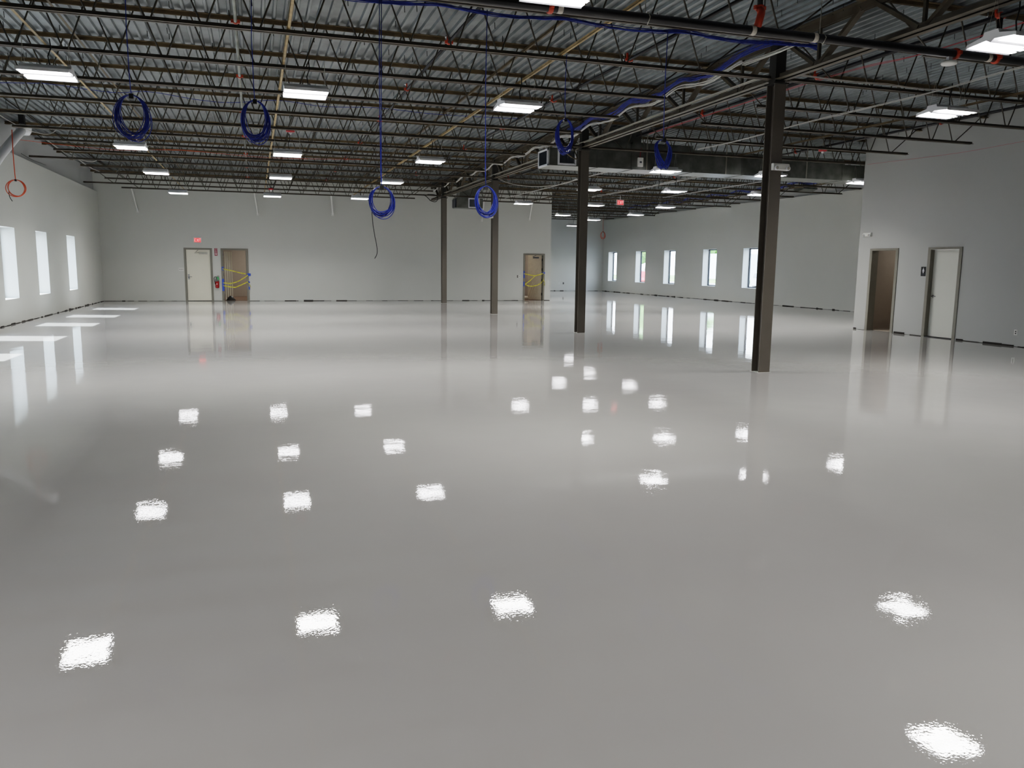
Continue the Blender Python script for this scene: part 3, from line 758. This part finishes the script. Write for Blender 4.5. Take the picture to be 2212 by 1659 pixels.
# diagonal white braces on the far wall
t = None
for i, (x, z, nm) in enumerate([(-4.39,3.6,'leftmost'),(.21,3.61,'second from left'),(3.29,3.7,'third from left'),(9.94,3.64,'fourth from left'),(12.23,3.76,'rightmost')]):
    b = thing('wall_brace', 'thin white brace angled from joists to far wall, %s of five' % nm, 'brace', (x, YF, z), group='white braces on the far wall')
    mb = MB(); mb.bar((0,-.04,0),(-.12 if i < 3 else -.05,-.62,.9),.05,.05); mb.build('strut', M['whitep'], b)
    mb = MB(); mb.box(-.05,.05,-.05,0,-.06,.06); mb.build('foot_plate', M['whitep'], b)
# dark bottom rods on left wall carrying a wire
mb = MB(); mb.tube([(-5.80,24.9,4.40),(-5.78,26.0,4.36),(-5.80,27.6,4.40)], .006, 5); tag(mb.build('wall_wire', M['blackp']), 'thin dark wire along the top of the left wall', 'wire')

# ------------------------------------------------------------------ cables
def wob(t, ph, a): return a*math.sin(t*2.1+ph)+a*.5*math.sin(t*5.3+ph*2)
def smooth(pts, k=6):
    out = []; n = len(pts)
    for i in range(n-1):
        p0, p1, p2, p3 = [Vector(pts[max(0,min(n-1,j))]) for j in (i-1,i,i+1,i+2)]
        for j in range(k):
            t = j/k; out.append(.5*((2*p1)+(p2-p0)*t+(2*p0-5*p1+4*p2-p3)*t*t+(3*p1-p0-3*p2+p3)*t**3))
    out.append(Vector(pts[-1])); return out
def bundle(name, label, pts, n, r, spread, m, cat='cable', k=5):
    base = smooth(pts, k); mb = MB()
    for i in range(n):
        a = random.uniform(0,2*PI); rr = spread*math.sqrt(random.random()); ph = random.uniform(0,6)
        mb.tube([p + Vector((math.cos(a+.05*j)*rr*.7, math.cos(a+.05*j)*rr*.7, math.sin(a+.05*j)*rr + wob(j*.25,ph,spread*.25))) for j, p in enumerate(base)], r, 5)
    return tag(mb.build(name, m), label, cat)
# blue bundle along the joist by the pipe, with swags
pts = []
x = -1.0
while x < 6.4:
    pts += [(x, 9.06, 4.415), (x+.35, 9.04, 4.385), (x+.75, 9.04, 4.37), (min(x+1.15,6.8), 9.05, 4.39)]; x += 1.5
pts += [(7.0, 9.2, 4.46)]
bundle('cable_bundle', 'dark blue data cable bundle swagged under the black sprinkler main', pts, 10, .0045, .022, M['blue'])
gb = [(7.0,9.2,4.46),(7.02,9.7,4.68),(7.0,10.08,4.76)]
for k in range(0, 4):
    y = jy(k); gb += [(7.0,y-.02,4.77),(7.0,y+.5,4.70),(7.0,y+.95,4.67),(7.0,y+1.4,4.70)]
gb += [(7.0,jy(4)-.9,4.68),(7.1,jy(4)-.2,4.80)]
bundle('cable_bundle', 'bright blue data cable bundle sagging over the joist ends along the girder', gb, 16, .005, .045, M['blue'])
wbp = [(7.1,9.6,4.64),(7.02,10.2,4.60),(7.0,10.83,4.62)]
for k in range(0, 13):
    y = jy(k); wbp += [(7.02,y+.1,4.66),(7.0,y+.6,4.58),(7.0,y+.95,4.555),(7.0,y+1.35,4.59)]
bundle('cable_bundle', 'pale sheathed cable bundle sagging from joist to joist along the girder', wbp, 5, .008, .03, M['wcable'], k=4)
for i, dx in enumerate((-.10, -.04, .05)):
    mb = MB(); mb.tube([(XC+dx, y_, 4.535+.004*math.sin(y_)) for y_ in [11.05+j*1.0 for j in range(23)]], .012, 8)
    tag(mb.build('conduit', M['conduit']), 'thin grey conduit resting on the girder bottom chord, %s of three' % ['left','middle','right'][i], 'conduit')
bundle('cable_run', 'pale cable run under the joists right of the nearest column toward the right', [(10.18,6.5,4.38),(10.2,8.9,4.42),(10.25,10.34,4.40),(10.3,11.8,4.42),(10.25,13.6,4.42),(10.3,15.9,4.42),(10.2,17.6,4.42)], 2, .006, .012, M['wcable'])
bundle('cable_run', 'pale cables tied along the joist right of the nearest column', [(7.75,10.80,4.53),(8.8,10.82,4.50),(9.6,10.82,4.51),(10.25,10.80,4.49),(10.5,10.7,4.48)], 3, .005, .012, M['wcable'])
bundle('cable_run', 'pale cable run crossing the joists beyond the duct, left one', [(10.2,19.9,4.42),(10.1,24,4.43),(10.2,28,4.42),(10.1,33,4.42)], 2, .008, .02, M['wcable'])
bundle('cable_run', 'pale cable run crossing the joists beyond the duct, middle one', [(13.3,19.9,4.43),(13.2,23.5,4.42),(13.35,27,4.43),(13.2,31,4.42)], 3, .010, .03, M['wcable'])
bundle('cable_run', 'pale cable run crossing the joists beyond the duct, right one', [(15.8,19.9,4.43),(15.9,24,4.42),(15.9,30,4.42)], 2, .008, .02, M['wcable'])
bundle('cable_bundle', 'blue data cable bundle swagged along the joist ends near the right windows', [(19.1,23.0,4.85)]+[q for k in range(7,16) for q in ((19.2,jy(k),4.80),(19.2,jy(k)+.94,4.68))], 6, .008, .04, M['blue'])
bundle('cable_run', 'thin blue cable sagging from joist to joist across the left bay', [(-5.2,18.35,4.93),(-4.0,18.35,5.01),(-3.74,18.35,5.02),(-2.6,18.35,4.94),(-1.92,18.35,5.0),(-1.0,18.35,4.91),(-.34,18.35,4.90),(.58,18.35,5.01),(1.53,18.35,4.95),(2.69,18.35,5.0),(4.06,18.35,4.95),(6.0,18.35,4.98)], 1, .006, .001, M['blue'])
bundle('cable_run', 'thin red wire running above the right bay joists', [(8.95,6.0,4.62),(8.95,9.2,4.6),(8.7,10.5,4.6),(8.62,13.0,4.6),(8.6,17.0,4.6)], 2, .004, .015, M['redc'])
bundle('cable_run', 'thin red wire sagging on the upper restroom wall', [(15.76,8,4.38),(15.76,11,4.30),(15.76,13.2,4.38),(15.76,15.4,4.35),(15.76,18.3,4.42)], 1, .003, .001, M['redc'])
bundle('cable_run', 'orange wire draped along the joists at the left wall', [(-5.6,23.9,4.62),(-4.6,24.0,4.56),(-3.2,24.0,4.50),(-1.8,24.0,4.58),(.5,24.0,4.50),(3,24,4.58)], 2, .0035, .01, M['orange'])
for i, y in enumerate((21.0, 26.5, 30.0)):
    bundle('cable_run', 'pale cable looping down between joists near the left wall, %s of three' % ['nearest','middle','farthest'][i], [(-5.3,y-1.5,4.9),(-5.0,y-.6,4.62),(-4.7,y+.1,4.50),(-4.4,y+.6,4.52),(-4.2,y+1.2,4.9)], 2, .006, .012, M['wcable'])
bundle('cable_run', 'pale cable swooping under the joists beside the third column', [(7.9,26.6,4.5),(8.3,26.2,4.30),(9.0,25.8,4.22),(9.8,25.4,4.3),(10.1,25.0,4.45)], 1, .010, .001, M['wcable'])
bundle('cable_loop', 'black cable loop hanging left of the farthest column', [(6.72,33.5,4.47),(6.85,33.45,4.40),(7.05,33.4,4.22),(7.25,33.4,4.20),(7.32,33.4,4.35),(7.2,33.4,4.47),(6.9,33.45,4.48)], 1, .014, .001, M['blackp'])
bundle('cable_loop', 'brown flexible loop hanging at the left end of the duct', [(6.9,18.40,4.5),(7.0,18.3,4.35),(7.1,17.9,4.12),(7.22,17.9,4.10),(7.28,18.2,4.3),(7.26,18.40,4.5)], 1, .014, .001, M['joist'])

# hanging coils of blue cable
def coil(name, label, c, w, h, ztop, loops, m, r=.0045, tilt=0, jitter=.02, tail=None, twist=0, strands=1, ph=0, tie='blackp'):
    t = thing(name, label, 'cable coil', c); mb = MB(); rnd = random.Random(ph+loops)
    for i in range(loops):
        a = w/2*(1+rnd.uniform(-.17,.06)); b = h/2*(1+rnd.uniform(-.10,.12)); dx = rnd.uniform(-jitter,jitter); sag = rnd.uniform(0,jitter*.7); dy = rnd.uniform(-.03,.03)
        loose = rnd.random() < .25
        pts = []
        for k in range(33):
            th = PI/2 + 2*PI*k/32; x = a*math.cos(th)+dx*(1-math.sin(th))*.6; z = b*math.sin(th) - sag*(1-math.sin(th))*.5 - (b-h/2)*math.sin(PI/2)*1.0
            if loose: x *= 1.08; z -= .010*(1-math.sin(th))
            if twist: x += twist*math.sin(th*1.0)*math.cos(th)*(.5+.5*rnd.random()*.1) ; 
            y = dy*math.cos(th*2+i) + twist*.5*math.sin(th)
            ct, st = math.cos(tilt), math.sin(tilt); pts.append((x*ct-y*st, x*st+y*ct, z))
        mb.tube(pts, r, 5, cap=False)
    mb.build('cable_loops', m, t)
    for s in range(strands):
        mb = MB(); dx = s*.02; mb.tube([(0,0,h/2-.01),(-.008+dx*.3,0,h/2+.15),(-.012+dx,.0,(ztop-c[2])*.6),(dx,0,ztop-c[2])], r*1.1, 6); mb.build('hanging_cable', m, t)
    mb = MB(); mb.box(-.02,.02,-.025,.025,h/2-.035,h/2+.012); mb.build('tie_wrap', M[tie], t)
    if tail:
        mb = MB(); mb.tube(smooth(tail,5), r*.9, 5); mb.build('loose_end', M['blackp'], t)
    return t
B = M['blue']
coil('blue_cable_coil', 'loose tangled coil of blue cable, leftmost of the hanging coils', (-1.10,9.0,3.05), .29, .37, 4.40, 17, B, jitter=.04, ph=1)
coil('blue_cable_coil', 'coil of blue cable second from left, left of the bright ceiling light', (.06,9.0,3.08), .26, .37, 4.40, 18, B, jitter=.03, ph=2)
coil('blue_cable_coil', 'lowest round blue cable coil with a long black end dangling below', (1.35,9.0,2.31), .26, .29, 4.40, 17, B, jitter=.02, ph=3, strands=2,
     tail=[(-.11,0,-.03),(-.105,0,-.2),(-.085,0,-.36),(-.06,0,-.5),(-.06,0,-.58),(-.085,0,-.63)])
coil('blue_cable_coil', 'low round blue cable coil just left of the third column', (2.53,9.0,2.35), .235, .31, 4.40, 17, B, jitter=.02, ph=4)
coil('blue_cable_coil', 'narrow blue cable coil hanging in front of the duct grille', (4.19,10.85,3.44), .24, .41, 4.50, 20, B, jitter=.025, ph=5, tail=[(.10,0,-.05),(.11,0,-.2),(.11,0,-.3),(.16,0,-.40)])
coil('blue_cable_coil', 'twisted figure-eight blue cable coil hanging in front of the long duct', (4.75,9.0,2.99), .17, .31, 4.40, 16, B, jitter=.04, twist=.07, ph=6, tail=[(-.02,0,-.14),(-.03,0,-.3),(-.05,0,-.42)])
coil('orange_cable_coil', 'small orange cable coil hanging beside the left wall', (-5.3,22.1,3.30), .40, .36, 4.62, 4, M['orange'], r=.010, jitter=.02, ph=7, tail=[(-.16,0,-.1),(-.15,0,-.22),(-.1,0,-.32)])
coil('orange_cable_coil', 'tiny tangled orange cable coil hanging before the far right corner', (21.0,47.4,3.60), .30, .40, 4.9, 6, M['orange'], r=.007, jitter=.06, ph=8)
for x in (16.2,): pass

# ------------------------------------------------------------------ outdoors
mb = MB(); mb.box(-60,XL-.42,-60,120,-.35,-.15); struct('ground_left', mb, M['asphalt'])
mb = MB(); mb.box(XR+.44,120,-60,160,-.35,-.15); struct('ground_right', mb, M['asphalt'])
mb = MB(); mb.box(52,110,-20,160,-.149,-.05); tag(mb.build('lawn', M['grass']), 'green lawn beyond the parking lot outside the right windows', 'lawn', kind='stuff')
def car(label, loc, rz, paint):
    t = thing('parked_car', label, 'car', loc, rz)
    mb = MB(); mb.prism([(-2.2,.35),(-2.2,.75),(-1.5,.92),(-.8,1.42),(.9,1.45),(1.6,.98),(2.2,.9),(2.25,.35)], 'y', -.85, .85); mb.build('body', M[paint], t)
    mb = MB(); mb.prism([(-1.35,.95),(-.78,1.36),(.85,1.39),(1.4,.98)], 'y', -.86, .86); mb.build('side_window', M['carglass'], t)
    for x in (-1.4, 1.4):
        for y in (-.80, .62):
            mb = MB(); mb.lathe((x,y,.33), [(.33,0),(.33,.18)], 20, 'y'); mb.build('wheel', M['tyre'], t)
G = -.15
car('red car parked outside the right windows', (31.0, 60.6, G), 1.0, 'carpaint')
car('blue car parked outside the second right window', (36.0, 71.0, G), .9, 'carpaint2')
car('silver car parked outside, seen past the nearest column', (40.0, 57.0, G), 1.2, 'carpaint3')
t = thing('box_trailer', 'white box trailer parked outside the fourth right window', 'trailer', (42.5, 68.6, G), 2.1)
mb = MB(); mb.box(-3.6,3.6,-1.2,1.2,.75,3.1); mb.build('box_body', M['trailer'], t)
mb = MB(); mb.box(-3.6,3.6,-1.22,-1.2,1.55,1.60); mb.build('rail', M['fence'], t)
for x in (-2.4, -1.4, 2.6):
    mb = MB(); mb.lathe((x,-1.15,.45), [(.45,0),(.45,.3)], 20, 'y'); mb.build('wheel', M['tyre'], t)
for i, (x, y, s) in enumerate([(60,118,1.2),(66,108,1.0),(72,122,1.3),(58,98,.9),(80,110,1.2),(86,100,1.1)]):
    t = thing('broadleaf_tree', 'green tree beyond the lawn outside, %s from the left' % ['first','second','third','fourth','fifth','sixth'][i], 'tree', (x,y,-.05), group='trees outside the right windows')
    mb = MB(); mb.tube([(0,0,0),(.1,0,2),(0,0,4)], [.35,.25,.15], 8); mb.build('trunk', M['bark'], t)
    mb = MB(); rr = random.Random(i)
    for j in range(26):
        a = rr.uniform(0,6.28); h = rr.uniform(2.4,7)*s; d = rr.uniform(0,2.2)*s*(1-abs(h-4.5*s)/(4.5*s))
        q = rr.uniform(.7,1.3)*s; c = (d*math.cos(a), d*math.sin(a), h)
        mb.lathe(c, [(.1*q,-q),(.7*q,-.7*q),(q,0),(.75*q,.65*q),(.15*q,q)], 9)
    mb.build('crown', M['leaf'], t)

# ------------------------------------------------------------------ light and sky
w = bpy.data.worlds.new('sky'); SC.world = w; w.use_nodes = True; nt = w.node_tree
bg = nt.nodes['Background']; bg.inputs['Strength'].default_value = 9.0
tc = nt.nodes.new('ShaderNodeTexCoord'); sp = nt.nodes.new('ShaderNodeSeparateXYZ'); rp = nt.nodes.new('ShaderNodeValToRGB')
nt.links.new(tc.outputs['Generated'], sp.inputs[0]); nt.links.new(sp.outputs['Z'], rp.inputs['Fac']); nt.links.new(rp.outputs['Color'], bg.inputs['Color'])
rp.color_ramp.elements[0].color = (.90,.94,1,1); rp.color_ramp.elements[1].color = (.55,.70,1,1)
sl = bpy.data.lights.new('sun', 'SUN'); sl.energy = 24; sl.angle = math.radians(.6); sl.color = (1,.98,.94)
so = bpy.data.objects.new('sun', sl); COL.objects.link(so); so.location = (-20, 20, 25)
so.rotation_euler = Vector((1,-.22,-1.01)).to_track_quat('-Z','Y').to_euler()

# ------------------------------------------------------------------ camera
f, yaw, pit, rl, H = 1737.645, 17.682, 8.379, .702, 1.622
yw, pt, rr = map(math.radians, (yaw, pit, rl))
fw = Vector((math.sin(yw)*math.cos(pt), math.cos(yw)*math.cos(pt), -math.sin(pt)))
r = Vector((math.cos(yw), -math.sin(yw), 0)); u = r.cross(fw)
r2 = r*math.cos(rr)+u*math.sin(rr); u2 = -r*math.sin(rr)+u*math.cos(rr)
cam = bpy.data.cameras.new('camera'); co = bpy.data.objects.new('camera', cam); COL.objects.link(co)
co.matrix_world = Matrix(((r2.x,u2.x,-fw.x,0),(r2.y,u2.y,-fw.y,0),(r2.z,u2.z,-fw.z,H),(0,0,0,1)))
cam.sensor_width = 36; cam.lens = f/2212*36; cam.clip_end = 500; cam.clip_start = .05
SC.camera = co
SC.view_settings.view_transform = 'Filmic'
SC.view_settings.look = 'Medium High Contrast'
SC.view_settings.exposure = 0.95
